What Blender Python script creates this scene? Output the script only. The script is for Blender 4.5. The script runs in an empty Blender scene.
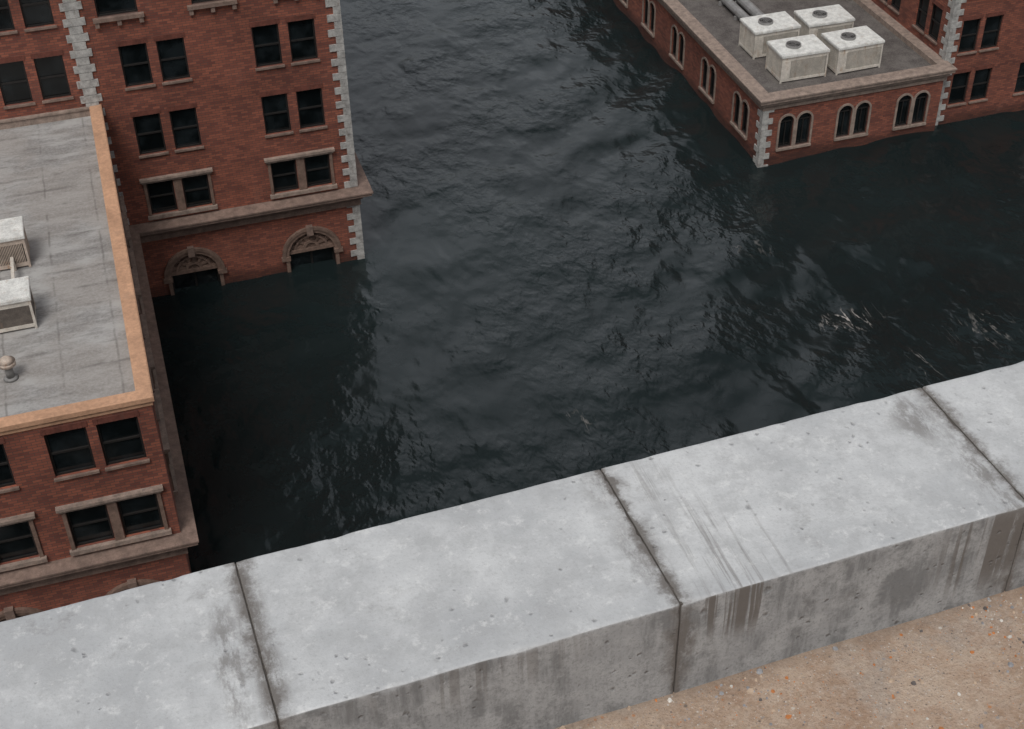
import bpy, bmesh, math, random
from mathutils import Vector, Matrix, noise
random.seed(7)
scene=bpy.context.scene
COL=scene.collection
scene.view_settings.view_transform='Standard'
scene.view_settings.look='None'
scene.view_settings.exposure=0

# ------------------------------------------------------------ node helpers
def new_mat(name):
    m=bpy.data.materials.new(name); m.use_nodes=True
    nt=m.node_tree
    return m,nt,nt.nodes['Principled BSDF']
def L(nt,a,b): nt.links.new(a,b)
def math_n(nt,op,a,b=None,c=None,clamp=False):
    n=nt.nodes.new('ShaderNodeMath'); n.operation=op; n.use_clamp=clamp
    for i,v in enumerate((a,b,c)):
        if v is None: continue
        if isinstance(v,(int,float)): n.inputs[i].default_value=v
        else: nt.links.new(v,n.inputs[i])
    return n.outputs[0]
def mapr(nt,v,a,b,c=0.0,d=1.0,smooth=True):
    n=nt.nodes.new('ShaderNodeMapRange')
    if smooth: n.interpolation_type='SMOOTHSTEP'
    nt.links.new(v,n.inputs[0])
    for i,x in enumerate((a,b,c,d)): n.inputs[i+1].default_value=x
    return n.outputs[0]
def mix(nt,fac,a,b,mode='MIX'):
    n=nt.nodes.new('ShaderNodeMix'); n.data_type='RGBA'; n.blend_type=mode
    if isinstance(fac,(int,float)): n.inputs[0].default_value=fac
    else: nt.links.new(fac,n.inputs[0])
    for i,v in ((6,a),(7,b)):
        if isinstance(v,tuple): n.inputs[i].default_value=(v[0],v[1],v[2],1)
        else: nt.links.new(v,n.inputs[i])
    return n.outputs[2]
def coord(nt,scale=(1,1,1),world=False,rot=(0,0,0)):
    if world:
        s=nt.nodes.new('ShaderNodeNewGeometry').outputs['Position']
    else:
        s=nt.nodes.new('ShaderNodeTexCoord').outputs['Object']
    mp=nt.nodes.new('ShaderNodeMapping'); mp.inputs['Scale'].default_value=scale; mp.inputs['Rotation'].default_value=rot
    nt.links.new(s,mp.inputs[0]); return mp.outputs[0]
def noise_n(nt,vec,scale,detail=4,rough=0.55,dist=0.0):
    n=nt.nodes.new('ShaderNodeTexNoise'); nt.links.new(vec,n.inputs['Vector'])
    n.inputs['Scale'].default_value=scale; n.inputs['Detail'].default_value=detail
    n.inputs['Roughness'].default_value=rough; n.inputs['Distortion'].default_value=dist
    return n.outputs['Fac']
def voro2(nt,vec,scale,feature='F1'):
    n=nt.nodes.new('ShaderNodeTexVoronoi'); n.feature=feature; nt.links.new(vec,n.inputs['Vector'])
    n.inputs['Scale'].default_value=scale
    return n
def bump(nt,h,strength,dist,normal=None):
    n=nt.nodes.new('ShaderNodeBump'); n.inputs['Strength'].default_value=strength; n.inputs['Distance'].default_value=dist
    nt.links.new(h,n.inputs['Height'])
    if normal is not None: nt.links.new(normal,n.inputs['Normal'])
    return n.outputs[0]

# ------------------------------------------------------------ materials
def brick_mat(name,c1,c2,mortar):
    m,nt,b=new_mat(name)
    pos=nt.nodes.new('ShaderNodeNewGeometry').outputs['Position']
    sp=nt.nodes.new('ShaderNodeSeparateXYZ'); L(nt,pos,sp.inputs[0])
    cb=nt.nodes.new('ShaderNodeCombineXYZ')
    L(nt,math_n(nt,'ADD',sp.outputs[0],sp.outputs[1]),cb.inputs[0]); L(nt,sp.outputs[2],cb.inputs[1])
    br=nt.nodes.new('ShaderNodeTexBrick'); L(nt,cb.outputs[0],br.inputs['Vector'])
    br.inputs['Scale'].default_value=1; br.inputs['Brick Width'].default_value=0.32
    br.inputs['Row Height'].default_value=0.115; br.inputs['Mortar Size'].default_value=0.012
    br.inputs['Mortar Smooth'].default_value=0.2; br.inputs['Bias'].default_value=0.0
    br.inputs['Color1'].default_value=(*c1,1); br.inputs['Color2'].default_value=(*c2,1); br.inputs['Mortar'].default_value=(*mortar,1)
    w=coord(nt,world=True)
    n1=noise_n(nt,w,0.45,6,0.62)
    v=mapr(nt,n1,0.3,0.7,0.78,1.16)
    wet=mapr(nt,sp.outputs[2],0.05,0.8,0.4,1.0)
    v=math_n(nt,'MULTIPLY',v,wet)
    hsv=nt.nodes.new('ShaderNodeHueSaturation'); L(nt,br.outputs['Color'],hsv.inputs['Color']); L(nt,v,hsv.inputs['Value'])
    pale=mapr(nt,noise_n(nt,coord(nt,(1,1,.5),True),0.9,6,0.7),0.58,0.8,0,0.25)
    L(nt,mix(nt,pale,hsv.outputs[0],(0.20,0.13,0.105)),b.inputs['Base Color'])
    b.inputs['Roughness'].default_value=0.9
    L(nt,bump(nt,br.outputs['Fac'],-0.4,0.02),b.inputs['Normal'])
    return m
M_brick=brick_mat('red_brick',(0.275,0.088,0.052),(0.140,0.043,0.030),(0.088,0.052,0.043))

def stone_mat(name,c,dark=0.6,scale=2.0,rough=0.85,stain=(0.10,0.075,0.06),st=0.6):
    m,nt,b=new_mat(name)
    w=coord(nt,world=True)
    n1=noise_n(nt,w,scale,6,0.65); n2=noise_n(nt,w,scale*7,4,0.6)
    v=math_n(nt,'MULTIPLY',mapr(nt,n1,0.25,0.75,dark,1.15),mapr(nt,n2,0.3,0.7,0.85,1.1))
    hsv=nt.nodes.new('ShaderNodeHueSaturation'); hsv.inputs['Color'].default_value=(*c,1); L(nt,v,hsv.inputs['Value'])
    s=mapr(nt,noise_n(nt,coord(nt,(1,1,.35),True),scale*1.3,6,0.7),0.52,0.75,0,st)
    L(nt,mix(nt,s,hsv.outputs[0],stain),b.inputs['Base Color'])
    b.inputs['Roughness'].default_value=rough
    L(nt,bump(nt,n2,0.3,0.03),b.inputs['Normal'])
    return m
M_trim=stone_mat('sandstone_trim',(0.225,0.155,0.125),0.6,3.0)
M_trim2=stone_mat('pale_sandstone',(0.30,0.23,0.19),0.6,3.0)
M_arch=stone_mat('reddish_arch_stone',(0.20,0.13,0.10),0.55,4.0)
M_quoin=stone_mat('white_quoin_stone',(0.43,0.42,0.40),0.55,4.0,st=0.8,stain=(0.17,0.13,0.11))
M_copper=stone_mat('terracotta_coping',(0.50,0.29,0.18),0.82,1.2,st=0.3,stain=(0.33,0.23,0.17))
M_acwhite=stone_mat('painted_metal_white',(0.58,0.54,0.48),0.8,2.6,0.5,st=0.9,stain=(0.34,0.21,0.12))
M_actop=stone_mat('white_weathered_metal',(0.70,0.70,0.67),0.75,3.0,0.6,st=0.6,stain=(0.42,0.33,0.26))
M_rust=stone_mat('rusted_metal',(0.52,0.43,0.36),0.7,3.5,0.6,st=1.0,stain=(0.36,0.17,0.08))
M_grey=stone_mat('galvanised_metal',(0.24,0.235,0.23),0.75,2,0.5,st=0.4)
M_brownpanel=stone_mat('brown_grey_panel',(0.13,0.11,0.095),0.6,4,0.6,st=0.5,stain=(0.28,0.17,0.10))
M_frame=stone_mat('dark_window_frame',(0.014,0.012,0.011),0.8,3,0.6,st=0.0)
M_dark=stone_mat('dark_coil',(0.03,0.028,0.026),0.8,3,0.7,st=0.0)
M_lint=stone_mat('brick_lintel',(0.155,0.05,0.034),0.6,3,0.9,st=0.3)
def glass_mat():
    m,nt,b=new_mat('dark_window_glass')
    n=noise_n(nt,coord(nt,world=True),0.9,3)
    L(nt,mix(nt,mapr(nt,n,0.4,0.7),(0.003,0.0045,0.005),(0.012,0.016,0.018)),b.inputs['Base Color'])
    b.inputs['Roughness'].default_value=0.12
    return m
M_glass=glass_mat()

def roof_b_mat():
    m,nt,b=new_mat('weathered_grey_roof')
    w=coord(nt,world=True)
    pos=nt.nodes.new('ShaderNodeNewGeometry').outputs['Position']
    sp=nt.nodes.new('ShaderNodeSeparateXYZ'); L(nt,pos,sp.inputs[0])
    n1=noise_n(nt,coord(nt,(0.35,1.1,1),True),1.2,9,0.76)
    n2=noise_n(nt,w,0.35,4,0.6); n3=noise_n(nt,w,9,5,0.7)
    c=mix(nt,mapr(nt,n1,0.40,0.60),(0.205,0.198,0.192),(0.375,0.37,0.36))
    c=mix(nt,mapr(nt,n2,0.40,0.60,0.0,0.55),c,(0.255,0.228,0.205))
    c=mix(nt,mapr(nt,n3,0.38,0.66,0.0,0.4),c,(0.41,0.40,0.39))
    rows=math_n(nt,'PINGPONG',math_n(nt,'ADD',sp.outputs[1],math_n(nt,'MULTIPLY',noise_n(nt,w,0.7,7,0.75),0.38)),0.62)
    rowm=math_n(nt,'MULTIPLY',mapr(nt,rows,0.0,0.17,0.62,0.0),mapr(nt,noise_n(nt,coord(nt,(.6,1,1),True),1.1,6,0.7),0.45,0.62,0.0,1))
    c=mix(nt,rowm,c,(0.11,0.10,0.093))
    wob=math_n(nt,'MULTIPLY',noise_n(nt,w,1.1,3),0.12)
    f=math_n(nt,'PINGPONG',math_n(nt,'ADD',sp.outputs[0],wob),0.95)
    line=math_n(nt,'MULTIPLY',mapr(nt,f,0.0,0.07,0.75,0.0),mapr(nt,noise_n(nt,w,0.8,6,.7),0.42,0.6,0.0,0.7))
    c=mix(nt,line,c,(0.10,0.09,0.083))
    blot=mapr(nt,noise_n(nt,w,0.9,9,0.78),0.56,0.68,0,0.45)
    c=mix(nt,blot,c,(0.16,0.145,0.13))
    L(nt,c,b.inputs['Base Color']); b.inputs['Roughness'].default_value=0.8
    L(nt,bump(nt,n3,0.4,0.03),b.inputs['Normal'])
    return m
M_roofb=roof_b_mat()
def roof_c_mat():
    m,nt,b=new_mat('dark_gravel_roof')
    w=coord(nt,world=True)
    n1=noise_n(nt,w,0.8,7,0.7); n3=noise_n(nt,w,14,4,0.7)
    c=mix(nt,mapr(nt,n1,0.35,0.65),(0.055,0.047,0.044),(0.125,0.112,0.104))
    c=mix(nt,mapr(nt,n3,0.4,0.7,0,0.5),c,(0.2,0.18,0.165))
    L(nt,c,b.inputs['Base Color']); b.inputs['Roughness'].default_value=0.9
    L(nt,bump(nt,n3,0.5,0.03),b.inputs['Normal'])
    return m
M_roofc=roof_c_mat()

def blob(nt,w,c,r,inner=0.0,sc=(1,1,1)):
    """soft mask around a world point, optionally stretched"""
    vm=nt.nodes.new('ShaderNodeVectorMath'); vm.operation='SUBTRACT'; L(nt,w,vm.inputs[0]); vm.inputs[1].default_value=c
    vs=nt.nodes.new('ShaderNodeVectorMath'); vs.operation='MULTIPLY'; L(nt,vm.outputs[0],vs.inputs[0]); vs.inputs[1].default_value=sc
    vl=nt.nodes.new('ShaderNodeVectorMath'); vl.operation='LENGTH'; L(nt,vs.outputs[0],vl.inputs[0])
    return mapr(nt,vl.outputs['Value'],r*inner,r,1.0,0.0)
def concrete_mat():
    m,nt,b=new_mat('weathered_concrete')
    o=nt.nodes.new('ShaderNodeTexCoord').outputs['Object']
    w=coord(nt,world=True)
    so=nt.nodes.new('ShaderNodeSeparateXYZ'); L(nt,o,so.inputs[0])
    geo=nt.nodes.new('ShaderNodeNewGeometry')
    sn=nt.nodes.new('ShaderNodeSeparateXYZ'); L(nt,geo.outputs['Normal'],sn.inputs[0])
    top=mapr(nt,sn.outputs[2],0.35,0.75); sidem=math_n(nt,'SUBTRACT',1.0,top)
    big=noise_n(nt,w,2.6,5,0.65); mid=noise_n(nt,w,10,8,0.76); fine=noise_n(nt,w,130,3,0.75)
    c=mix(nt,mapr(nt,big,0.34,0.66),(0.385,0.395,0.405),(0.545,0.555,0.56))
    c=mix(nt,mapr(nt,mid,0.43,0.63,0,0.6),c,(0.36,0.365,0.37))
    c=mix(nt,mapr(nt,fine,0.50,0.72,0,0.36),c,(0.27,0.273,0.277))
    pale=mapr(nt,noise_n(nt,w,26,7,0.8),0.53,0.66,0,0.5)
    c=mix(nt,pale,c,(0.66,0.665,0.66))
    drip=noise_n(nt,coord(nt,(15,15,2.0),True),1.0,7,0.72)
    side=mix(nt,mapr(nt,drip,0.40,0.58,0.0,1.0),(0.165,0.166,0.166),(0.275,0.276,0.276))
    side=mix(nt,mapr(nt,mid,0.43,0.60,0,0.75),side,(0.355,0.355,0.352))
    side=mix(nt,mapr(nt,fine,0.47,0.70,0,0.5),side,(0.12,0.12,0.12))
    c=mix(nt,top,side,c)  # vertical faces darker than the top: their shade is put into the colour
    # dirt beside the joints
    ax=math_n(nt,'ABSOLUTE',so.outputs[0])
    d=math_n(nt,'SUBTRACT',0.4215,ax)
    rag=math_n(nt,'SUBTRACT',noise_n(nt,w,17,7,0.8),0.5)
    dj=math_n(nt,'ADD',d,math_n(nt,'MULTIPLY',rag,0.13))
    patch=mapr(nt,noise_n(nt,w,3.4,4,0.65),0.40,0.58,0.35,1.0)
    st=math_n(nt,'MULTIPLY',mapr(nt,dj,0.0,0.040,0.80,0.0),patch)
    thin=mapr(nt,math_n(nt,'ADD',d,math_n(nt,'MULTIPLY',rag,0.075)),0.003,0.021,0.9,0.0)
    st=math_n(nt,'MAXIMUM',st,thin)
    ragf=mapr(nt,noise_n(nt,coord(nt,(26,10,10),True),1.0,8,0.78),0.41,0.58)
    Z=37.8
    # broad double-edged band along the left joint, patches at the right joint, run-off near the centre joint
    places=[((0.038,2.02,Z),.20,.30,(4.6,.75,1),.8),((0.048,1.86,Z),.17,.30,(4.0,.8,1),.85),((-.02,1.93,Z),.20,.25,(4.2,.72,1),.6),
            ((1.64,2.165,Z),.11,.2,(1.3,.8,1),.6),((1.69,1.95,Z),.22,.1,(4.0,.8,1),.65),((1.70,1.80,Z-.12),.18,.3,(2.0,1,.8),.9),
            ((.86,2.17,Z),.10,.2,(1.5,1,1),.55),((.865,1.95,Z),.15,.1,(2.0,.8,1),.6),((.90,1.79,Z-.12),.18,.3,(4.0,1,1),.85)]
    for (p,r,inn,sc,s) in places:
        st=math_n(nt,'MAXIMUM',st,math_n(nt,'MULTIPLY',math_n(nt,'MULTIPLY',blob(nt,w,p,r,inn,sc),ragf),s))
    strk=mapr(nt,noise_n(nt,coord(nt,(52,1.7,1.7),True,rot=(0,0,math.radians(9))),1.0,6,0.7),0.48,0.62,0,0.52)
    sg=math_n(nt,'MAXIMUM',blob(nt,w,(1.03,1.88,Z),.23,.25,(1.2,.75,1)),math_n(nt,'MULTIPLY',blob(nt,w,(.93,2.16,Z),.14,.2),.7))
    st=math_n(nt,'MAXIMUM',st,math_n(nt,'MULTIPLY',math_n(nt,'MULTIPLY',sg,strk),top))
    dr2=mapr(nt,noise_n(nt,coord(nt,(46,3,1.3),True),1.0,5,0.6),0.475,0.55,0,0.92)
    sg2=math_n(nt,'MAXIMUM',blob(nt,w,(1.04,1.80,Z-.03),.18,.45,(1.0,1,1.2)),math_n(nt,'MULTIPLY',blob(nt,w,(.45,1.79,Z-.02),.28,.2,(.8,1,2.0)),.5))
    sg2=math_n(nt,'MAXIMUM',sg2,blob(nt,w,(1.66,1.82,Z-.1),.2,.3))
    st=math_n(nt,'MAXIMUM',st,math_n(nt,'MULTIPLY',math_n(nt,'MULTIPLY',dr2,sg2),sidem))
    blotch=mapr(nt,noise_n(nt,w,4.5,9,0.8),0.57,0.70,0,0.36)
    st=math_n(nt,'MAXIMUM',st,blotch)
    c=mix(nt,st,c,(0.115,0.101,0.090))
    # pits
    wn=nt.nodes.new('ShaderNodeTexNoise'); L(nt,w,wn.inputs['Vector']); wn.inputs['Scale'].default_value=50; wn.inputs['Detail'].default_value=2
    wv=nt.nodes.new('ShaderNodeVectorMath'); wv.operation='MULTIPLY_ADD'; L(nt,wn.outputs['Color'],wv.inputs[0]); wv.inputs[1].default_value=(.014,.014,.014); L(nt,w,wv.inputs[2])
    dens=math_n(nt,'ADD',mapr(nt,noise_n(nt,w,3.6,4,0.65),0.38,0.66,-0.12,0.08),math_n(nt,'MULTIPLY',sidem,.07))
    pl=[]
    for sc,lo,hi,th in ((20,0.05,0.25,0.84),(52,0.10,0.38,0.86)):
        V=voro2(nt,wv.outputs[0],sc); s=nt.nodes.new('ShaderNodeSeparateColor'); L(nt,V.outputs['Color'],s.inputs[0])
        rr=math_n(nt,'ADD',V.outputs['Distance'],math_n(nt,'MULTIPLY',s.outputs[1],0.12))
        pl.append(math_n(nt,'MULTIPLY',mapr(nt,rr,lo,hi,1.0,0.0),mapr(nt,math_n(nt,'ADD',s.outputs[0],dens),th,th+.06)))
    pits=math_n(nt,'MAXIMUM',pl[0],math_n(nt,'MULTIPLY',pl[1],0.85))
    c=mix(nt,math_n(nt,'MULTIPLY',pits,mapr(nt,sidem,0,1,0.50,0.72)),c,(0.14,0.137,0.133))
    L(nt,c,b.inputs['Base Color']); b.inputs['Roughness'].default_value=0.88
    h=math_n(nt,'SUBTRACT',math_n(nt,'ADD',math_n(nt,'MULTIPLY',fine,0.22),math_n(nt,'MULTIPLY',mid,0.5)),math_n(nt,'MULTIPLY',pits,1.1))
    L(nt,bump(nt,h,0.6,0.006),b.inputs['Normal'])
    return m
M_conc=concrete_mat()
M_joint=stone_mat('dirty_joint_filler',(0.10,0.088,0.077),0.5,20,0.95,st=0.3)

def sand_mat():
    m,nt,b=new_mat('sandy_grit_roof')
    w=coord(nt,world=True)
    o=nt.nodes.new('ShaderNodeTexCoord').outputs['Object']
    so=nt.nodes.new('ShaderNodeSeparateXYZ'); L(nt,o,so.inputs[0])
    n1=noise_n(nt,w,3.0,6,0.65); n2=noise_n(nt,w,60,6,0.78); n3=noise_n(nt,w,7,8,0.78)
    c=mix(nt,mapr(nt,n1,0.38,0.62),(0.36,0.245,0.17),(0.50,0.385,0.295))
    c=mix(nt,mapr(nt,noise_n(nt,w,2.2,7,0.7),0.50,0.62,0,0.65),c,(0.37,0.335,0.30))
    c=mix(nt,mapr(nt,n3,0.48,0.60,0,0.5),c,(0.32,0.195,0.125))
    c=mix(nt,mapr(nt,n2,0.42,0.64,0,0.5),c,(0.55,0.45,0.37))
    fn=noise_n(nt,w,170,3,0.7)
    c=mix(nt,mapr(nt,fn,0.5,0.66,0,0.4),c,(0.22,0.16,0.12))
    for sc,thr,dd in ((60,0.90,0.30),(110,0.86,0.32),(190,0.80,0.36)):
        V=voro2(nt,w,sc)
        s=nt.nodes.new('ShaderNodeSeparateColor'); L(nt,V.outputs['Color'],s.inputs[0])
        mk=math_n(nt,'MULTIPLY',mapr(nt,V.outputs['Distance'],dd*.6,dd,0.8,0),mapr(nt,s.outputs[0],thr,thr+.03))
        r=nt.nodes.new('ShaderNodeValToRGB'); r.color_ramp.interpolation='CONSTANT'
        els=r.color_ramp.elements; els[0].position=0; els[0].color=(.13,.11,.10,1); els[1].position=.3; els[1].color=(.60,.57,.53,1)
        e=els.new(.6); e.color=(.50,.21,.08,1); e=els.new(.78); e.color=(.30,.29,.29,1)
        L(nt,s.outputs[1],r.inputs[0])
        c=mix(nt,mk,c,r.outputs[0])
    wn=nt.nodes.new('ShaderNodeTexNoise'); L(nt,w,wn.inputs['Vector']); wn.inputs['Scale'].default_value=5; wn.inputs['Detail'].default_value=5
    wv=nt.nodes.new('ShaderNodeVectorMath'); wv.operation='MULTIPLY_ADD'; L(nt,wn.outputs['Color'],wv.inputs[0]); wv.inputs[1].default_value=(.3,.3,.3); L(nt,w,wv.inputs[2])
    E=voro2(nt,wv.outputs[0],1.4,'DISTANCE_TO_EDGE')
    crk=mapr(nt,E.outputs['Distance'],0.0,0.007,0.45,0.0)
    c=mix(nt,crk,c,(0.14,0.095,0.07))
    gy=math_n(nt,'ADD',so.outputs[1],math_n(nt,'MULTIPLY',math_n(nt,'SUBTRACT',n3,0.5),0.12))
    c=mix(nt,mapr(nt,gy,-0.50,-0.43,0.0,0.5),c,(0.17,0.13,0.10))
    L(nt,c,b.inputs['Base Color']); b.inputs['Roughness'].default_value=0.92
    L(nt,bump(nt,math_n(nt,'ADD',n2,math_n(nt,'MULTIPLY',fn,.5)),0.8,0.008),b.inputs['Normal'])
    return m
M_sand=sand_mat()
def plain(name,c,r=0.85):
    m,nt,b=new_mat(name); n=noise_n(nt,coord(nt,world=True),60,3)
    hsv=nt.nodes.new('ShaderNodeHueSaturation'); hsv.inputs['Color'].default_value=(*c,1); L(nt,mapr(nt,n,.3,.7,.75,1.2),hsv.inputs['Value'])
    L(nt,hsv.outputs[0],b.inputs['Base Color']); b.inputs['Roughness'].default_value=r; return m
PEB=[plain('pebble_grey',(.28,.28,.29)),plain('pebble_white',(.60,.58,.54)),plain('pebble_orange',(.50,.19,.06)),plain('pebble_dark',(.12,.105,.10)),plain('pebble_tan',(.46,.35,.26))]

def water_mat():
    m,nt,b=new_mat('dark_flood_water')
    w=coord(nt,world=True)
    big=noise_n(nt,coord(nt,(1,0.6,1),True,rot=(0,0,math.radians(-35))),0.07,3,0.5)
    L(nt,mix(nt,mapr(nt,big,0.3,0.7),(0.0065,0.0112,0.0118),(0.0115,0.0180,0.0188)),b.inputs['Base Color'])
    b.inputs['IOR'].default_value=1.33
    b.inputs['Roughness'].default_value=0.21
    a1=noise_n(nt,coord(nt,(1,0.6,1),True,rot=(0,0,math.radians(-28))),0.42,2,0.5,0.3)
    a2=noise_n(nt,coord(nt,(1,0.7,1),True,rot=(0,0,math.radians(20))),1.6,2,0.5,0.2)
    a3=noise_n(nt,coord(nt,(1,0.6,1),True,rot=(0,0,math.radians(-50))),4.2,2,0.5)
    amp=mapr(nt,noise_n(nt,w,0.13,4,0.6),0.40,0.60,0.2,1.1)
    r1=math_n(nt,'ADD',math_n(nt,'MULTIPLY',a2,0.30),math_n(nt,'MULTIPLY',a3,0.075))
    h=math_n(nt,'ADD',math_n(nt,'MULTIPLY',a1,0.85),math_n(nt,'MULTIPLY',r1,amp))
    L(nt,bump(nt,h,1.0,0.42),b.inputs['Normal'])
    def filament(sc,rotd,wd,seed):
        mp=coord(nt,(1,0.22,1),True,rot=(0,0,math.radians(rotd)))
        f=nt.nodes.new('ShaderNodeTexNoise'); f.noise_dimensions='4D'; L(nt,mp,f.inputs['Vector']); f.inputs['W'].default_value=seed
        f.inputs['Scale'].default_value=sc; f.inputs['Detail'].default_value=5; f.inputs['Roughness'].default_value=.55; f.inputs['Distortion'].default_value=.2
        return mapr(nt,math_n(nt,'ABSOLUTE',math_n(nt,'SUBTRACT',f.outputs['Fac'],0.5)),0.0,wd,1.0,0.0)
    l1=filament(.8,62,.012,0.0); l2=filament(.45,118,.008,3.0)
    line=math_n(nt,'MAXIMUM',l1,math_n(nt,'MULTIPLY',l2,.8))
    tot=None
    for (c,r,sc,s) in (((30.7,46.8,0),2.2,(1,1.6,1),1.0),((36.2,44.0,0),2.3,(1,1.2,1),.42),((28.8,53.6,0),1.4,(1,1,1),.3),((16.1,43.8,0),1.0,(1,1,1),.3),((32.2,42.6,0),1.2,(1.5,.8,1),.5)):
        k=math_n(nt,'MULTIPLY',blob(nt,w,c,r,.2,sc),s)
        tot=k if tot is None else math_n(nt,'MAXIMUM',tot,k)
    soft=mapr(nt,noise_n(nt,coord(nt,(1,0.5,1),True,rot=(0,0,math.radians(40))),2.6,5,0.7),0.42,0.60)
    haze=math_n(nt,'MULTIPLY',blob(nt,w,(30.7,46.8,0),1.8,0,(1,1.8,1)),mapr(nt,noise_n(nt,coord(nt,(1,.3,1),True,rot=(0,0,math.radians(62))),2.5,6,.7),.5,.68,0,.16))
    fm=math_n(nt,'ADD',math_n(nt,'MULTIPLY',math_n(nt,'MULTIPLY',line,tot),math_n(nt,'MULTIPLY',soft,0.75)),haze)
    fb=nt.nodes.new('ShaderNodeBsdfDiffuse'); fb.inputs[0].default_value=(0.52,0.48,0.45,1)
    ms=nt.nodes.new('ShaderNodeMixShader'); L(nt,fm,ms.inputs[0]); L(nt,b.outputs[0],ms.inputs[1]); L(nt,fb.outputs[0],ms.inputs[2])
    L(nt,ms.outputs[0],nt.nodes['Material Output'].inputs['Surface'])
    return m
M_water=water_mat()

# ------------------------------------------------------------ mesh builder
class MB:
    def __init__(s): s.v=[]; s.f=[]; s.mi=[]; s.cur=0
    def face(s,pts):
        i=len(s.v); s.v+= [tuple(p) for p in pts]; s.f.append(tuple(range(i,i+len(pts)))); s.mi.append(s.cur)
    def box(s,x0,x1,y0,y1,z0,z1):
        x0,x1=sorted((x0,x1)); y0,y1=sorted((y0,y1))
        i=len(s.v)
        s.v+=[(x0,y0,z0),(x1,y0,z0),(x1,y1,z0),(x0,y1,z0),(x0,y0,z1),(x1,y0,z1),(x1,y1,z1),(x0,y1,z1)]
        for q in ((0,3,2,1),(4,5,6,7),(0,1,5,4),(1,2,6,5),(2,3,7,6),(3,0,4,7)):
            s.f.append(tuple(i+k for k in q)); s.mi.append(s.cur)
    def cyl(s,cx,cy,z0,z1,r,n=20,r2=None,cap=True):
        r2=r if r2 is None else r2
        i=len(s.v)
        for k in range(n):
            a=2*math.pi*k/n; s.v.append((cx+r*math.cos(a),cy+r*math.sin(a),z0))
        for k in range(n):
            a=2*math.pi*k/n; s.v.append((cx+r2*math.cos(a),cy+r2*math.sin(a),z1))
        for k in range(n):
            s.f.append((i+k,i+(k+1)%n,i+n+(k+1)%n,i+n+k)); s.mi.append(s.cur)
        if cap:
            s.f.append(tuple(i+n+k for k in range(n))); s.mi.append(s.cur)
            s.f.append(tuple(i+n-1-k for k in range(n))); s.mi.append(s.cur)
    def tube(s,cx,cy,z0,z1,ri,ro,n=24):
        i=len(s.v)
        for (r,z) in ((ri,z0),(ro,z0),(ro,z1),(ri,z1)):
            for k in range(n):
                a=2*math.pi*k/n; s.v.append((cx+r*math.cos(a),cy+r*math.sin(a),z))
        for j in range(4):
            for k in range(n):
                s.f.append((i+j*n+k,i+j*n+(k+1)%n,i+((j+1)%4)*n+(k+1)%n,i+((j+1)%4)*n+k)); s.mi.append(s.cur)
    def ring(s,x0,x1,y0,y1,prof):
        i=len(s.v); n=len(prof)
        for (o,z) in prof:
            s.v+=[(x0-o,y0-o,z),(x1+o,y0-o,z),(x1+o,y1+o,z),(x0-o,y1+o,z)]
        for j in range(n):
            a=i+4*j; b=i+4*((j+1)%n)
            for k in range(4):
                s.f.append((a+k,a+(k+1)%4,b+(k+1)%4,b+k)); s.mi.append(s.cur)
    def mesh(s,name,mats,smooth=False):
        me=bpy.data.meshes.new(name); me.from_pydata(s.v,[],s.f)
        for m in (mats if isinstance(mats,(list,tuple)) else [mats]): me.materials.append(m)
        me.polygons.foreach_set('material_index',s.mi)
        if smooth: me.polygons.foreach_set('use_smooth',[True]*len(s.f))
        me.update(); return me
def add(name,data,parent=None,loc=None,rot=0.0,keep=False):
    o=bpy.data.objects.new(name,data); COL.objects.link(o)
    if loc is not None: o.location=loc
    o.rotation_euler=(0,0,rot)
    if parent is not None:
        o.parent=parent
        if keep: o.matrix_parent_inverse=parent_inv[parent.name]
    return o
parent_inv={}
def top(name,loc,label,category,rot=0,group=None,data=None):
    o=bpy.data.objects.new(name,data); COL.objects.link(o); o.location=loc; o.rotation_euler=(0,0,rot)
    o['label']=label; o['category']=category
    if group: o['group']=group
    parent_inv[o.name]=(Matrix.Translation(Vector(loc))@Matrix.Rotation(rot,4,'Z')).inverted()
    return o

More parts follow.
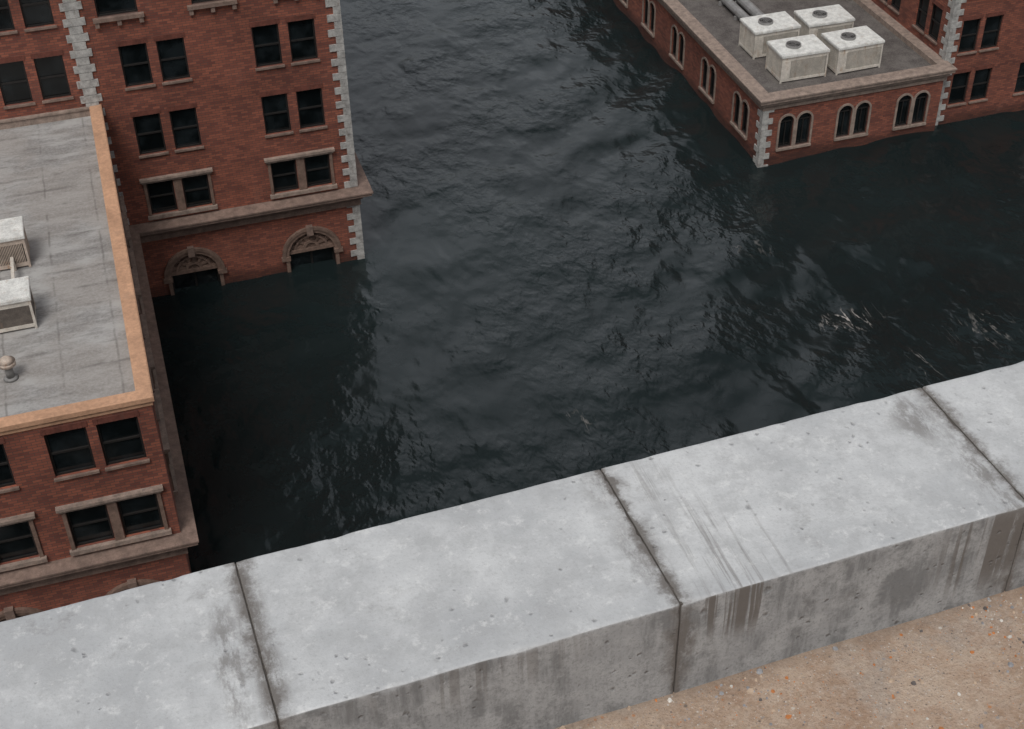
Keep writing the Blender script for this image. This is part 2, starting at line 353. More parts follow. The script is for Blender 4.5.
def facade(mb,p0,p1,z0,z1,holes,reveal=0.22):
    """wall from p0 to p1 (world xy), outward normal on the right of direction. holes: (centre_world_coord,w,zb,h,arch)"""
    d=Vector((p1[0]-p0[0],p1[1]-p0[1])); ln=d.length; d/=ln
    n=Vector((d.y,-d.x))
    def P(u,z,dep=0): return (p0[0]+d.x*u-n.x*dep,p0[1]+d.y*u-n.y*dep,z)
    hs=[]
    for (c,w,zb,h,arch) in holes:
        uc=(c-p0[0])*d.x if abs(d.x)>.5 else (c-p0[1])*d.y
        hs.append((uc-w/2,uc+w/2,zb,zb+h,arch))
    us=sorted(set([0,ln]+[round(a,4) for h in hs for a in h[:2]]))
    zs=sorted(set([z0,z1]+[round(a,4) for h in hs for a in h[2:4]]))
    for i in range(len(us)-1):
        run=None
        for j in range(len(zs)-1):
            um=(us[i]+us[i+1])/2; zm=(zs[j]+zs[j+1])/2
            inh=any(a<um<b and c<zm<e for a,b,c,e,_ in hs)
            if not inh and run is None: run=zs[j]
            if inh and run is not None:
                mb.face([P(us[i],run),P(us[i+1],run),P(us[i+1],zs[j]),P(us[i],zs[j])]); run=None
        if run is not None:
            mb.face([P(us[i],run),P(us[i+1],run),P(us[i+1],zs[-1]),P(us[i],zs[-1])])
    for a,b,c,e,arch in hs:
        r=(b-a)/2; zt=e-r if arch else e
        mb.face([P(a,c),P(a,c,reveal),P(a,zt,reveal),P(a,zt)])
        mb.face([P(b,c),P(b,zt),P(b,zt,reveal),P(b,c,reveal)])
        mb.face([P(a,c),P(b,c),P(b,c,reveal),P(a,c,reveal)])
        if not arch: mb.face([P(a,e),P(a,e,reveal),P(b,e,reveal),P(b,e)])
        else:
            m=12; pts=[((a+b)/2-r*math.cos(math.pi*k/m),zt+r*math.sin(math.pi*k/m)) for k in range(m+1)]
            for k in range(m):
                q,w2=pts[k],pts[k+1]
                mb.face([P(*q),P(*q,reveal),P(*w2,reveal),P(*w2)])
                cn=(a,e) if k<m/2 else (b,e)
                mb.face([P(*q),P(*w2),P(*cn)])

# ------------------------------------------------------------ window templates (origin: bottom centre of opening on the wall plane, facing -Y)
def win_rect(w,h,style):
    parts=[]
    g=MB(); g.box(-w/2-.03,w/2+.03,.17,.21,-.03,h+.03); parts.append(('window',g.mesh('window_pane',M_glass)))
    f=MB(); t=.07
    for (a,b,c,e) in ((-w/2,-w/2+t,0,h),(w/2-t,w/2,0,h),(-w/2+t,w/2-t,0,t),(-w/2+t,w/2-t,h-t,h),(-w/2+t,w/2-t,h*.5-.035,h*.5+.035)):
        f.box(a,b,.10,.17,c,e)
    parts.append(('frame',f.mesh('window_frame',M_frame)))
    s=MB()
    if style=='bracket':
        s.box(-w/2-.22,w/2+.22,-.20,.10,-.17,-.003)
        for x in (-w/2-.08,0,w/2+.08): s.box(x-.09,x+.09,-.15,.0,-.42,-.168)
    else: s.box(-w/2-.07,w/2+.07,-.10,.10,-.10,-.003)
    parts.append(('sill',s.mesh('window_sill',M_trim)))
    l=MB(); k=9
    for i in range(k):
        x0=-w/2-.08+(w+.16)*i/k
        l.box(x0+.008,x0+(w+.16)/k-.008,-.025,.02,h+.004,h+.24)
    l.box(-w/2-.08,w/2+.08,-.012,.02,h+.006,h+.238)
    parts.append(('lintel',l.mesh('brick_lintel',M_lint)))
    return parts
def win_pair(w,h,off):
    g=MB()
    for c in (-off,off): g.box(c-w/2-.03,c+w/2+.03,.17,.21,-.03,h+.03)
    g.box(-off,off,.18,.2,-.03,h+.03)
    f=MB(); t=.07
    for cc in (-off,off):
        for (a,b,c,e) in ((-w/2,-w/2+t,0,h),(w/2-t,w/2,0,h),(-w/2+t,w/2-t,0,t),(-w/2+t,w/2-t,h-t,h),(-w/2+t,w/2-t,h*.5-.03,h*.5+.03)):
            f.box(cc+a,cc+b,.10,.17,c,e)
    f.box(-off,off,.13,.16,h*.5-.02,h*.5+.02)
    W=off+w/2
    s=MB(); s.box(-W-.22,W+.22,-.17,.08,-.18,-.003)
    out=[('window',g.mesh('paired_pane',M_glass)),('frame',f.mesh('paired_frame',M_frame)),('sill',s.mesh('stone_sill',M_trim2))]
    for (a,b) in ((-W-.14,-W-.003),(W+.003,W+.14),(-(off-w/2)+.02,(off-w/2)-.02)):
        j=MB(); j.box(a,b,-.07,.02,.0,h+.003); out.append(('jamb',j.mesh('stone_jamb',M_arch)))
    l=MB(); l.box(-W-.2,W+.2,-.15,.05,h+.006,h+.12); l.box(-W-.27,W+.27,-.22,.05,h+.119,h+.24)
    out.append(('lintel',l.mesh('stone_lintel',M_trim2)))
    return out
def arch_pts(c,r,zs,m=14,sq=1.0): return [(c-r*math.cos(math.pi*k/m),zs+sq*r*math.sin(math.pi*k/m)) for k in range(m+1)]
def arch_band(mb,c,ri,ro,zs,y0,y1,zb=None):
    a=arch_pts(c,ri,zs); b=arch_pts(c,ro,zs)
    if zb is not None:
        a=[(c-ri,zb)]+a+[(c+ri,zb)]; b=[(c-ro,zb)]+b+[(c+ro,zb)]
    for k in range(len(a)-1):
        p,q,r,s=a[k],a[k+1],b[k+1],b[k]
        mb.face([(p[0],y0,p[1]),(q[0],y0,q[1]),(r[0],y0,r[1]),(s[0],y0,s[1])][::-1])
        mb.face([(s[0],y0,s[1]),(r[0],y0,r[1]),(r[0],y1,r[1]),(s[0],y1,s[1])])
        mb.face([(p[0],y0,p[1]),(p[0],y1,p[1]),(q[0],y1,q[1]),(q[0],y0,q[1])])
def win_arch(w,h):
    g=MB(); f=MB(); sr=MB(); s=MB(); r=w/2; zs=h-r; c=0
    pts=[(c-r-.02,-.02),(c+r+.02,-.02)]+[(x,z) for x,z in arch_pts(c,r+.02,zs)][::-1]
    g.face([(x,.17,z) for x,z in pts])
    arch_band(f,c,r-.07,r+.0,zs,.09,.17,0)
    f.box(c-r+.07,c+r-.07,.10,.17,zs-.03,zs+.03); f.box(c-r+.07,c+r-.07,.10,.17,0,.06)
    f.box(c-.025,c+.025,.105,.17,.06,zs-.03)
    arch_band(sr,c,r+.004,r+.115,zs,-.06,.03,0.02)
    s.box(-r-.112,r+.112,-.12,.08,-.14,-.003)
    return [('window',g.mesh('arched_pane',M_glass)),('frame',f.mesh('arched_frame',M_frame)),('surround',sr.mesh('arched_surround',M_trim2)),('sill',s.mesh('arched_sill',M_trim2))]
def door_arch(w=2.3,spring=.87):
    r=w/2; b=-3.0
    g=MB(); g.box(-r-.02,r+.02,.40,.44,b,spring+r)
    sr=MB(); arch_band(sr,0,r+.004,r+.18,spring,-.10,.03,b); arch_band(sr,0,r+.18,r+.33,spring,-.16,.03,spring-.0)
    for sx in (-1,1):
        x=sx*(r+.17); sr.box(x-.22,x+.22,-.17,.02,spring-.22,spring-.004)
    ks=MB()
    ks.box(-.16,.16,-.235,.02,spring+r-.08,spring+r+.42)
    ty=MB(); m=14
    ap=arch_pts(0,r,spring,m)
    for k in range(m):
        p,q=ap[k],ap[k+1]; yy=.12 if k%2 else .19
        ty.face([(0,yy,spring+.18),(p[0],yy,max(p[1],spring+.18)),(q[0],yy,max(q[1],spring+.18))][::-1])
        if 0<k: ty.face([(0,.12,spring+.18),(p[0],.12,p[1]),(p[0],.19,p[1]),(0,.19,spring+.18)])
    arch_band(ty,0,.28,.42,spring+.18,.06,.2); arch_band(ty,0,.78,.88,spring+.05,.07,.2)
    ty.box(-r,r,.04,.3,spring+.02,spring+.2)
    fr=MB()
    for x in (-r+.05,0,r-.05): fr.box(x-.05,x+.05,.34,.40,b,spring+.02)
    return [('door',g.mesh('doorway_dark',M_glass)),('surround',sr.mesh('door_surround',M_arch)),('keystone',ks.mesh('door_keystone',M_trim)),('tympanum',ty.mesh('door_tympanum',M_arch)),('frame',fr.mesh('door_frame',M_frame))]

def place(parts,bld,loc,rot=0.0):
    root=add(parts[0][0],parts[0][1],bld,loc,rot,keep=True)
    for nm,me in parts[1:]: add(nm,me,root)
    return root
T_a=win_rect(1.2,1.97,'std'); T_b=win_rect(1.35,1.9,'std'); T_up=win_rect(1.7,2.0,'bracket')
T_pa=win_pair(1.2,1.75,.81); T_pb=win_pair(1.35,1.85,.86); T_ar=win_arch(.82,1.95); T_d=win_rect(1.1,1.95,'std'); T_door=door_arch()

def quoins(name,bld,x,y,sx,sy,z0,z1,a=.30,b=.60,hb=.36):
    mb=MB(); k=0; z=z0; p=.06
    mb.box(x-sx*.035,x+sx*a*.7,y-sy*.035,y+sy*a*.7,z0,z1-.01)
    while z<z1-.05:
        l1,l2=((a,b) if k%2 else (b,a))
        j=random.uniform(-.02,.02)
        mb.box(x-sx*p,x+sx*(l1+j),y-sy*p,y+sy*(l2+j),z+.014,min(z+hb,z1)-.014)
        z+=hb; k+=1
    add('quoins',mb.mesh(name,M_quoin),bld,keep=True)
def flat_quoins(name,bld,xc,y,z0,z1,a=.28,b=.46,hb=.36):
    mb=MB(); z=z0;k=0
    mb.box(xc-a*.8,xc+a*.8,y-.04,y+.05,z0,z1-.01)
    while z<z1-.05:
        w=a if k%2 else b
        mb.box(xc-w,xc+w,y-.07,y+.05,z+.014,z+hb-.014); z+=hb;k+=1
    add('quoins',mb.mesh(name,M_quoin),bld,keep=True)

CORN=[(-.2,3.15),(.12,3.15),(.12,3.45),(.22,3.52),(.22,3.66),(.45,3.78),(.62,3.84),(.62,3.97),(.68,3.99),(.68,4.06),(.0,4.14),(-.2,4.14)]
def solid(mb,x0,x1,y0,y1,z): mb.face([(x0,y0,z),(x1,y0,z),(x1,y1,z),(x0,y1,z)])

# ------------------------------------------------------------ BUILDING A (tall brick, flooded)
AX0,AX1,AY0,AY1,AZ=-20.0,9.95,59.2,76.0,27.0
A=top('brick_building',(-5,67,0),'tall red brick building with white quoins, arched doorways half flooded','building')
holesA=[]; winA=[]
for c in (1.58,7.37):
    for zt in (13.07,9.65):
        for s in (-.81,.81): holesA.append((c+s,1.2,zt-1.97,1.97,False)); winA.append((T_a,c+s,zt-1.97))
    for s in (-.81,.81): holesA.append((c+s,1.2,4.5,1.75,False))
    winA.append((T_pa,c,4.5))
for c in (.44,4.43,8.1):
    for zb in (14.5,18.1,21.7): holesA.append((c,1.7,zb,2.0,False)); winA.append((T_up,c,zb))
for c in (-3.6,-8.4,-13.2):
    for zt in (13.07,16.42,19.9,23.3):
        for s in (-.81,.81): holesA.append((c+s,1.2,zt-1.97,1.97,False)); winA.append((T_a,c+s,zt-1.97))
for c in (1.6,7.4):
    holesA.append((c,2.3,-3.0,3.87+1.15,True)); winA.append((T_door,c,0.0))
mb=MB()
facade(mb,(AX0,AY0),(AX1,AY0),-3.0,AZ,holesA)
facade(mb,(AX1,AY0),(AX1,AY1),-3,AZ,[]); facade(mb,(AX1,AY1),(AX0,AY1),-3,AZ,[]); facade(mb,(AX0,AY1),(AX0,AY0),-3,AZ,[])
add('wall',mb.mesh('brick_wall_tall',M_brick),A,keep=True)
for t,c,zb in winA: place(t,A,(c,AY0,zb))
mb=MB(); solid(mb,AX0,AX1,AY0,AY1,AZ-.4); add('roof',mb.mesh('roof_tall',M_roofc),A,keep=True)
mb=MB(); mb.ring(AX0,AX1,AY0,AY1,CORN); add('cornice',mb.mesh('cornice_tall',M_trim),A,keep=True)
mb=MB(); mb.ring(AX0,AX1,AY0,AY1,[(-.4,AZ-.8),(.3,AZ-.8),(.6,AZ-.1),(.6,AZ+.2),(-.4,AZ+.2)]); add('coping',mb.mesh('coping_tall',M_trim),A,keep=True)
quoins('quoins_tall',A,AX1,AY0,-1,1,4.15,AZ-.85); quoins('quoins_tall_base',A,AX1,AY0,-1,1,-2.0,3.1); flat_quoins('quoins_tall_strip',A,-1.4,AY0,4.2,AZ-1.0)

# ------------------------------------------------------------ BUILDING B (lower left with grey roof)
BX0,BX1,BY0,BY1,BZ=-16.0,-1.15,37.95,59.19,10.1
B=top('brick_building',(-8,48,0),'low red brick building with grey flat roof and orange coping','building')
hf=[];wf=[];hsd=[];ws=[]
for c in (-3.2,-7.5,-11.8):
    for s in (-.84,.84): hf.append((c+s,1.35,7.85,1.9,False)); wf.append((T_b,c+s,7.85))
    for s in (-.86,.86): hf.append((c+s,1.35,4.5,1.85,False))
    wf.append((T_pb,c,4.5)); hf.append((c,2.3,-3.0,5.02,True)); wf.append((T_door,c,0.0))
for c in (41.5,46.5,51.5,56.0):
    for s in (-.84,.84): hsd.append((c+s,1.35,7.85,1.9,False)); ws.append((T_b,c+s,7.85))
    for s in (-.86,.86): hsd.append((c+s,1.35,4.5,1.85,False))
    ws.append((T_pb,c,4.5))
mb=MB()
facade(mb,(BX0,BY0),(BX1,BY0),-3,BZ+.1,hf); facade(mb,(BX1,BY0),(BX1,BY1),-3,BZ+.1,hsd)
facade(mb,(BX0,BY1),(BX0,BY0),-3,BZ+.1,[])
add('wall',mb.mesh('brick_wall_low',M_brick),B,keep=True)
for t,c,zb in wf: place(t,B,(c,BY0,zb))
for t,c,zb in ws: place(t,B,(BX1,c,zb),math.pi/2)
mb=MB(); solid(mb,BX0,BX1,BY0,BY1,BZ); add('roof',mb.mesh('roof_grey',M_roofb),B,keep=True)
mb=MB(); mb.ring(BX0,BX1,BY0,BY1,[(-.1,3.14)]+[(o*.82,z+.012) for o,z in CORN[1:-1]]+[(-.1,4.152)]); add('cornice',mb.mesh('cornice_low',M_trim),B,keep=True)
mb=MB(); mb.ring(BX0,BX1,BY0,BY1+.6,[(-.42,BZ-.2),(-.42,BZ+.38),(-.36,BZ+.43),(.08,BZ+.43),(.12,BZ+.40),(.12,BZ+.22),(.05,BZ+.18),(.05,BZ+.02),(-.02,BZ-.05)])
add('coping',mb.mesh('coping_terracotta',M_copper),B,keep=True)
mb=MB(); mb.box(BX0+.43,BX1-.43,BY1-.14,BY1-.004,BZ-.02,BZ+.34); mb.box(BX0+.43,BX1-.43,BY1-.20,BY1-.004,BZ+.338,BZ+.42); add('flashing',mb.mesh('roof_flashing',M_trim2),B,keep=True)

# ------------------------------------------------------------ BUILDING C (low right) and D
CX0,CX1,CY0,CY1,CZ=32.75,43.7,61.25,98.0,3.75
C=top('brick_building',(38,75,0),'single storey flooded brick block with paired arched windows','building')
cf=(34.75,38.3,41.95); cl=(63.9,68.4,73.0,77.7,82.4,87.1,91.8)
hf=[(c+s*.53,.82,.7,1.95,True) for c in cf for s in (-1,1)]
hl=[(c+s*.53,.82,.7,1.95,True) for c in cl for s in (-1,1)]
mb=MB(); facade(mb,(CX0,CY0),(CX1,CY0),-3,CZ,hf); facade(mb,(CX0,CY1),(CX0,CY0),-3,CZ,hl); facade(mb,(CX1,CY1),(CX0,CY1),-3,CZ,[])
add('wall',mb.mesh('brick_wall_block',M_brick),C,keep=True)
for h in hf: place(T_ar,C,(h[0],CY0,.7))
for h in hl: place(T_ar,C,(CX0,h[0],.7),-math.pi/2)
mb=MB(); solid(mb,CX0,CX1+.2,CY0,CY1,CZ-.02); add('roof',mb.mesh('roof_block',M_roofc),C,keep=True)
mb=MB(); mb.ring(CX0,CX1,CY0,CY1,[(-.35,CZ-.2),(-.1,3.2),(.08,3.2),(.1,3.4),(.2,3.5),(.2,3.62),(.38,3.74),(.38,3.9),(.44,3.92),(.44,4.0),(.30,4.04),(-.35,4.04)])
add('cornice',mb.mesh('cornice_block',M_trim2),C,keep=True)
quoins('quoins_block',C,CX0,CY0,1,1,-2.0,3.2)

DX0,DX1,DY0,DY1,DZ=44.0,62.0,61.9,90.0,24.0
D=top('brick_building',(52,75,0),'tall red brick tower with white quoins and dark sash windows','building')
hf=[];wf=[];hl=[];wl=[]
for c in (46.0,50.3,54.6,58.9):
    for zb in (1.1,4.3,7.7,11.1,14.5,18.0):
        for s in (-.7,.7): hf.append((c+s,1.1,zb,1.95,False)); wf.append((c+s,zb))
for c in (64.2,68.4,72.6,76.8,81.0):
    for zb in (4.6,7.9,11.2,14.6,18.0):
        for s in (-.7,.7): hl.append((c+s,1.1,zb,1.95,False)); wl.append((c+s,zb))
mb=MB(); facade(mb,(DX0,DY0),(DX1,DY0),-3,DZ,hf); facade(mb,(DX0,DY1),(DX0,DY0),-3,DZ,hl); facade(mb,(DX1,DY0),(DX1,DY1),-3,DZ,[]); facade(mb,(DX1,DY1),(DX0,DY1),-3,DZ,[])
solid(mb,DX0,DX1,DY0,DY1,DZ)
add('wall',mb.mesh('brick_wall_tower',M_brick),D,keep=True)
for c,zb in wf: place(T_d,D,(c,DY0,zb))
for c,zb in wl: place(T_d,D,(DX0,c,zb),-math.pi/2)
quoins('quoins_tower',D,DX0,DY0,1,1,-2.0,DZ-1); flat_quoins('quoins_tower_strip',D,52.45,DY0,-2,DZ-1)
mb=MB(); mb.ring(DX0,DX1,DY0,DY1,[(-.3,DZ-.9),(.1,DZ-.9),(.4,DZ-.2),(.4,DZ+.1),(-.3,DZ+.1)]); add('cornice',mb.mesh('cornice_tower',M_trim),D,keep=True)

# ------------------------------------------------------------ air conditioners
def ac_parts(w,d,h,white,fanx,topm,solid_front=False):
    c=MB(); p=.09
    for sx in (-1,1):
        for sy in (-1,1):
            x=sx*(w/2-p/2); y=sy*(d/2-p/2); c.box(x-p/2,x+p/2,y-p/2,y+p/2,.0,h-.12)
    c.box(-w/2+.01,w/2-.01,-d/2+.01,d/2-.01,.08,.22)
    c.box(-w/2+.02,w/2-.02,-d/2+.02,d/2-.02,h-.34,h-.12)
    if not solid_front: c.box(-w/2+.09,-w/2+w*.2,-d/2+.004,-d/2+.05,.22,h-.34)
    tp=MB(); tp.box(-w/2-.04,w/2+.04,-d/2-.04,d/2+.04,h-.12,h)
    tp.box(-w/2-.02,w/2+.02,-d/2-.02,d/2+.02,h,h+.03)
    k=MB(); k.box(-w/2+.08,w/2-.08,-d/2+.08,d/2-.08,.12,h-.2)
    g=MB(); n=38
    for i in range(n):
        x=-w/2+.12+(w-.24)*(i+.5)/n
        if x>-w/2+w*.2 and not solid_front: g.box(x-.014,x+.014,-d/2+.02,-d/2+.09,.22,h-.34)
        g.box(x-.014,x+.014,d/2-.09,d/2-.02,.22,h-.34)
    n=26
    for i in range(n):
        y=-d/2+.12+(d-.24)*(i+.5)/n
        for sx in (-1,1):
            g.box(sx*(w/2-.09),sx*(w/2-.02),y-.014,y+.014,.22,h-.34)
    if solid_front:
        g.box(-w/2+.1,w/2-.1,-d/2+.03,-d/2+.07,.22,h-.34)
    fg=MB(); R=.42; t=h+.03; fg.tube(fanx,0,t,t+.13,R-.05,R,28)
    for r in (.14,.26): fg.tube(fanx,0,t+.10,t+.12,r-.007,r+.007,24)
    fg.box(fanx-R+.03,fanx+R-.03,-.01,.01,t+.09,t+.11); fg.box(fanx-.009,fanx+.009,-R+.03,R-.03,t+.088,t+.108)
    fb=MB(); fb.cyl(fanx,0,t+.002,t+.02,R-.05,24); fb.cyl(fanx,0,t+.02,t+.07,.1,14)
    for i in range(5):
        a=i*2*math.pi/5; ca,sa=math.cos(a),math.sin(a)
        def R2(x,y,z): return (fanx+x*ca-y*sa,x*sa+y*ca,z)
        fb.face([R2(.08,-.05,t+.04),R2(.33,-.11,t+.03),R2(.34,.08,t+.08),R2(.08,.05,t+.07)])
    return [('casing',c.mesh('ac_casing',white)),('top_panel',tp.mesh('ac_top',topm)),('coil',k.mesh('ac_coil',M_dark)),('grille',g.mesh('ac_grille',M_brownpanel if solid_front else white)),('fan_guard',fg.mesh('ac_fan_guard',M_grey)),('fan',fb.mesh('ac_fan',M_dark))]
T_ac=ac_parts(2.75,1.95,1.62,M_acwhite,-.3,M_actop)
for i,(x,y) in enumerate(((35.8,63.8),(39.1,63.75),(35.65,67.0),(38.95,66.85))):
    o=top('air_conditioner',(x,y,CZ-.01),'white metal rooftop air conditioner with round fan','air conditioner',group='air conditioners on the low block roof',rot=math.radians((-1,1.5,.5,-1)[i]))
    for nm,me in T_ac: add(nm,me,o)
T_ac2=ac_parts(2.4,1.35,1.4,M_rust,-.4,M_actop)
T_ac3=ac_parts(2.4,1.3,1.35,M_acwhite,-.4,M_actop,True)
for i,(x,y,T,lb) in enumerate(((-5.8,48.3,T_ac2,'rust-stained air conditioner with white top on the grey roof'),(-5.75,44.2,T_ac3,'white air conditioner with plain brown side panel on the grey roof'))):
    o=top('air_conditioner',(x,y,BZ+.01),lb,'air conditioner',group='air conditioners on the grey roof')
    for nm,me in T: add(nm,me,o)
mb=MB(); mb.cyl(0,0,0,.5,.07,12); mb.cyl(0,2.7,0,.5,.07,12); mb.box(-.06,.06,-.06,2.76,.44,.56)
o=top('roof_pipe',(-5.2,44.9,BZ+.005),'pale pipe joining two old air conditioners on the roof','pipe'); add('pipe',mb.mesh('roof_pipe_link',M_acwhite),o)
V=top('roof_vent',(-5.55,40.9,BZ+.005),'small round metal mushroom vent on the grey roof','vent')
mb=MB(); mb.cyl(0,0,0,.08,.26,20,.2); mb.cyl(0,0,.08,.62,.14,18); add('pipe',mb.mesh('vent_pipe',M_grey,True),V)
mb=MB(); mb.cyl(0,0,.58,.74,.29,20,.3); mb.cyl(0,0,.74,.9,.3,20,.1); add('cap',mb.mesh('vent_cap',M_rust,True),V)
for x,y0,y1,r in ((35.75,68.6,92,.27),(36.65,68.3,92,.30)):
    mb=MB()
    for k in range(12):
        a0=2*math.pi*k/12;a1=2*math.pi*(k+1)/12
        mb.face([(r*math.cos(a0),0,.4+r*math.sin(a0)),(r*math.cos(a1),0,.4+r*math.sin(a1)),(r*math.cos(a1),y1-y0,.4+r*math.sin(a1)),(r*math.cos(a0),y1-y0,.4+r*math.sin(a0))])
    me1=mb.mesh('duct',M_grey,True)
    o=top('roof_pipe',(x,y0,CZ-.01),'long grey metal pipe on brackets along the gravel roof','pipe',group='roof pipes')
    add('pipe',me1,o)
    mb=MB(); mb.box(-.34,.34,-.06,.06,0,.24); bm_=mb.mesh('duct_bracket',M_grey)
    yy=.3
    while yy<y1-y0: add('bracket',bm_,o,(0,yy,0)); yy+=2.2

# ------------------------------------------------------------ own building + parapet
PANG=math.radians(2.0); PZ=37.8; PH=.284; PW=.442; BL=.843
OWN=top('rooftop_building',(0.872,2.234,0),'tall building whose sandy gravel roof overlooks the flooded street','building',rot=PANG)
mb=MB(); mb.box(-22,26,-18,-.02,-3,PZ-PH-.03); add('wall',mb.mesh('own_wall',M_brick),OWN)
gx=[-22+i*.6 for i in range(30)]+[-4+i*.08 for i in range(101)]+[4.6+i*.8 for i in range(27)]
gy=[-18+i*1.0 for i in range(14)]+[-4+i*.08 for i in range(50)]+[0.0-.03]
vv=[];ff=[]
for y in gy:
    for x in gx:
        z=noise.noise(Vector((x*3,y*3,0)))*.006+noise.noise(Vector((x*.8,y*.8,5)))*.008
        vv.append((x,y,PZ-PH+z))
nx=len(gx)
for j in range(len(gy)-1):
    for i in range(nx-1): ff.append((j*nx+i,j*nx+i+1,(j+1)*nx+i+1,(j+1)*nx+i))
me=bpy.data.meshes.new('sandy_roof'); me.from_pydata(vv,[],ff); me.materials.append(M_sand); me.polygons.foreach_set('use_smooth',[True]*len(ff))
add('roof',me,OWN)

PAR=top('concrete_parapet',(0.872,2.234,PZ-PH),'long weathered pale concrete parapet of jointed blocks','parapet',rot=PANG)
def coords(a,b,step,fine):
    L0=b-a
    if not fine: n=max(2,int(L0/step)); return [a+L0*i/n for i in range(n+1)]
    e=[.0015,.004,.008,.013,.019]
    n=int((L0-.05)/step); inner=[a+.025+(L0-.05)*i/n for i in range(n+1)]
    return [a]+[a+x for x in e]+inner+[b-x for x in e[::-1]]+[b]
def block(idx,fine):
    hx=BL/2-.0018
    X=coords(-hx,hx,.012 if fine else .1,fine); Y=coords(-PW/2,PW/2,.012 if fine else .1,fine); Z=coords(-.12,PH,.012 if fine else .1,fine)
    vid={}; v=[]; f=[]
    def vt(i,j,k):
        key=(i,j,k)
        if key not in vid: vid[key]=len(v); v.append((X[i],Y[j],Z[k]))
        return vid[key]
    a,b,c=len(X)-1,len(Y)-1,len(Z)-1
    for i in range(a):
        for j in range(b):
            f.append((vt(i,j,c),vt(i+1,j,c),vt(i+1,j+1,c),vt(i,j+1,c)))
    for i in range(a):
        for k in range(c):
            f.append((vt(i,0,k),vt(i+1,0,k),vt(i+1,0,k+1),vt(i,0,k+1)))
            f.append((vt(i,b,k),vt(i,b,k+1),vt(i+1,b,k+1),vt(i+1,b,k)))
    for j in range(b):
        for k in range(c):
            f.append((vt(0,j,k),vt(0,j,k+1),vt(0,j+1,k+1),vt(0,j+1,k)))
            f.append((vt(a,j,k),vt(a,j+1,k),vt(a,j+1,k+1),vt(a,j,k+1)))
    if fine:
        off=Vector((idx*5.3,1.7,2.1)); out=[]
        for p in v:
            P=Vector(p); q=P*22+off
            ch=.024*max(0,noise.noise(P*11+off)-.28)
            r=.005+.004*max(0,noise.noise(q)+.1)+ch
            rx=.002+.008*max(0,noise.noise(q*1.7))+ch*.9
            ix=max(-hx+rx,min(hx-rx,P.x)); iy=max(-PW/2+r,min(PW/2-r,P.y)); iz=min(PH-(rx if abs(P.x)>hx-.012 and abs(P.y)<PW/2-.02 else r),P.z)
            I=Vector((ix,iy,iz)); dlt=P-I
            if dlt.length>1e-7: P=I+dlt.normalized()*min(r,dlt.length)
            P.z+=.0016*noise.noise(P*6+off) ; P.y+=.0014*noise.noise(P*8+off*2)
            out.append(tuple(P))
        v=out
    me=bpy.data.meshes.new('parapet_block'); me.from_pydata(v,[],f); me.materials.append(M_conc)
    me.polygons.foreach_set('use_smooth',[True]*len(f)); return me
for k in range(-8,11):
    fine=-3<=k<=2
    add('concrete_block',block(k,fine),PAR,((k+.5)*BL,-PW/2,0))
    mb=MB(); mb.box(-.006,.006,-PW/2+.004,PW/2-.004,-.1,PH-.0035); add('joint',mb.mesh('joint_filler',M_joint),PAR,((k)*BL,-PW/2,0))

mb=MB()
def stone(x,y,z,s):
    n=6; i=len(mb.v); a0=random.random()*6
    sx,sy=s*random.uniform(.7,1.3),s*random.uniform(.7,1.2); hh=s*random.uniform(.5,.9)
    for k in range(n):
        a=a0+2*math.pi*k/n; q=random.uniform(.8,1.15); mb.v.append((x+sx*q*math.cos(a),y+sy*q*math.sin(a),z-.001))
    for k in range(n):
        a=a0+2*math.pi*k/n; q=random.uniform(.5,.8); mb.v.append((x+sx*q*math.cos(a),y+sy*q*math.sin(a),z+hh*random.uniform(.7,1)))
    for k in range(n): mb.f.append((i+k,i+(k+1)%n,i+n+(k+1)%n,i+n+k)); mb.mi.append(mb.cur)
    mb.f.append(tuple(i+n+k for k in range(n))); mb.mi.append(mb.cur)
for _ in range(11000):
    x=random.uniform(-1.2,2.6); y=-PW-.006-abs(random.gauss(0,.45)) if random.random()<.5 else random.uniform(-2.2,-PW-.005)
    if noise.noise(Vector((x*4,y*4,7)))<-.05 and random.random()<.8: continue
    z=PZ-PH+noise.noise(Vector((x*3,y*3,0)))*.006+noise.noise(Vector((x*.8,y*.8,5)))*.008
    mb.cur=random.choices(range(5),(3,2.0,2.8,1.2,6))[0]
    s=min(.009,.0012+random.expovariate(1/.0015)); stone(x,y,z,s)
G=top('gravel',(0.872,2.234,0),'scattered small coloured pebbles and grit on the sandy roof','gravel',rot=PANG,data=mb.mesh('grit',PEB))
G['kind']='stuff'

# ------------------------------------------------------------ water sheet
def axis(lo,hi,a,b,st):
    out=[lo]; 
    for f in (.5,.2,.08,.03): out.append(a+(lo-a)*f)
    n=int((b-a)/st); out+=[a+(b-a)*i/n for i in range(n+1)]
    for f in (.03,.08,.2,.5,1): out.append(b+(hi-b)*f)
    return out
gx=axis(-2500,2500,-6,64,.25); gy=axis(-2500,3000,20,100,.25)
vv=[];ff=[]
ca,sa=math.cos(.6),math.sin(.6)
for y in gy:
    for x in gx:
        z=0
        if -7<x<65 and 19<y<101:
            a=x*ca+y*sa; b=-x*sa+y*ca
            n1=noise.noise(Vector((a*.12,b*.24,0))); n2=noise.noise(Vector((a*.33+n1,b*.55,3))); n3=noise.noise(Vector((x*.8+n1*1.5,y*.8+n2,9)))
            reg=.45+.75*max(0,min(1,(x-16)/16))
            z=reg*(.32*n1+.20*n2+.03*n3)-.05
        vv.append((x,y,z))
nx=len(gx)
for j in range(len(gy)-1):
    for i in range(nx-1): ff.append((j*nx+i,j*nx+i+1,(j+1)*nx+i+1,(j+1)*nx+i))
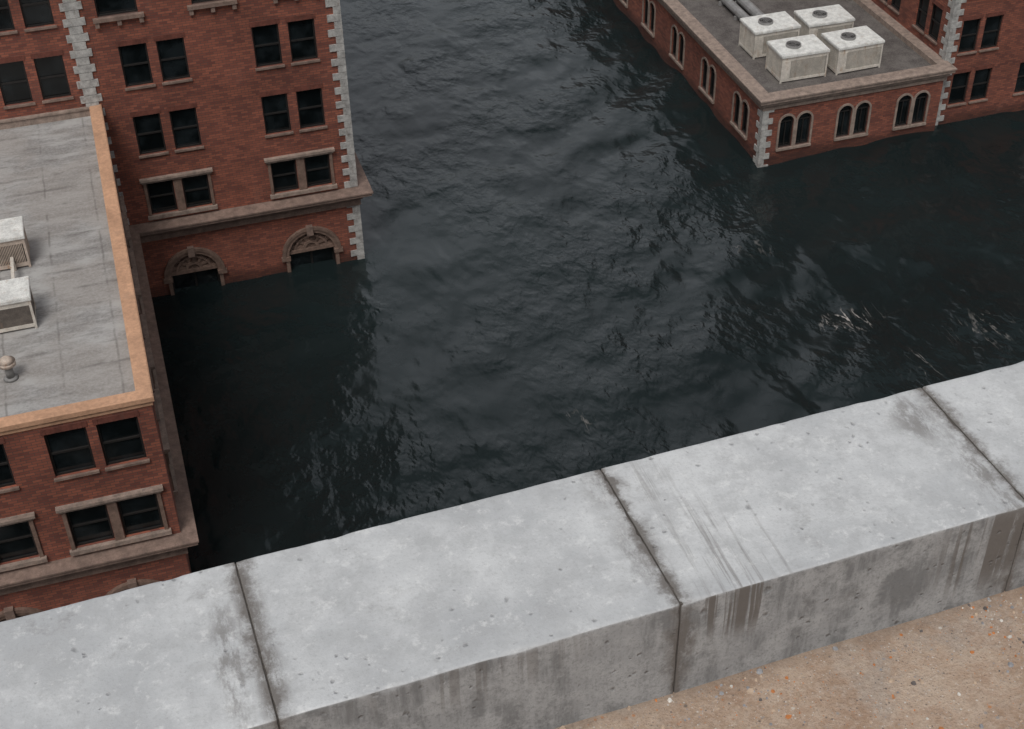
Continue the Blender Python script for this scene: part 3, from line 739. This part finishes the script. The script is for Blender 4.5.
me=bpy.data.meshes.new('water_sheet'); me.from_pydata(vv,[],ff); me.materials.append(M_water); me.polygons.foreach_set('use_smooth',[True]*len(ff))
W=bpy.data.objects.new('water',me); COL.objects.link(W); W['kind']='structure'; W['label']='dark rippled flood water filling the streets between buildings'; W['category']='water'

# ------------------------------------------------------------ light: overcast sky with a brighter break in the clouds
EL,AZI=math.radians(58),math.radians(-150)
wd=bpy.data.worlds.new('World'); scene.world=wd; wd.use_nodes=True
nt=wd.node_tree; bg=nt.nodes['Background']
sky=nt.nodes.new('ShaderNodeTexSky'); sky.sky_type='NISHITA'; sky.sun_disc=False; sky.sun_elevation=EL; sky.sun_rotation=AZI
sky.air_density=1.0; sky.dust_density=4.0; sky.ozone_density=1.0
hs=nt.nodes.new('ShaderNodeHueSaturation'); hs.inputs['Saturation'].default_value=.2
nt.links.new(sky.outputs[0],hs.inputs['Color'])
tc=nt.nodes.new('ShaderNodeTexCoord')
dp=nt.nodes.new('ShaderNodeVectorMath'); dp.operation='DOT_PRODUCT'; nt.links.new(tc.outputs['Generated'],dp.inputs[0])
ce,cz=math.radians(35),math.radians(17)
dp.inputs[1].default_value=(math.sin(cz)*math.cos(ce),math.cos(cz)*math.cos(ce),math.sin(ce))
glow=mapr(nt,dp.outputs['Value'],.88,1.0,0.0,1.0)
cn=nt.nodes.new('ShaderNodeTexNoise'); nt.links.new(tc.outputs['Generated'],cn.inputs['Vector']); cn.inputs['Scale'].default_value=3.0; cn.inputs['Detail'].default_value=5
clf=mapr(nt,cn.outputs['Fac'],.35,.65,.8,1.2)
fac=math_n(nt,'MULTIPLY',math_n(nt,'ADD',math_n(nt,'MULTIPLY',glow,1.7),0.82),clf)
cbv=nt.nodes.new('ShaderNodeVectorMath'); cbv.operation='SCALE'; nt.links.new(hs.outputs[0],cbv.inputs[0]); nt.links.new(fac,cbv.inputs['Scale'])
nt.links.new(cbv.outputs[0],bg.inputs[0]); bg.inputs[1].default_value=.13
sd=bpy.data.lights.new('sun','SUN'); sd.energy=1.35; sd.angle=math.radians(20); sd.color=(1,.97,.93)
so=bpy.data.objects.new('sun',sd); COL.objects.link(so)
dirv=Vector((math.sin(AZI)*math.cos(EL),math.cos(AZI)*math.cos(EL),math.sin(EL)))
so.rotation_euler=dirv.to_track_quat('Z','Y').to_euler(); so.location=(0,0,80)

# ------------------------------------------------------------ camera
cd=bpy.data.cameras.new('camera'); cam=bpy.data.objects.new('camera',cd); COL.objects.link(cam)
cd.sensor_width=36; cd.lens=1414/1024*36; cd.clip_start=.05; cd.clip_end=8000
R=Matrix(((0.95423,0.19787,-0.22428),(-0.29863,0.58848,-0.75135),(-0.01668,0.78392,0.62064)))
M=R.to_4x4(); M.translation=Vector((0,0,40)); cam.matrix_world=M
scene.camera=cam
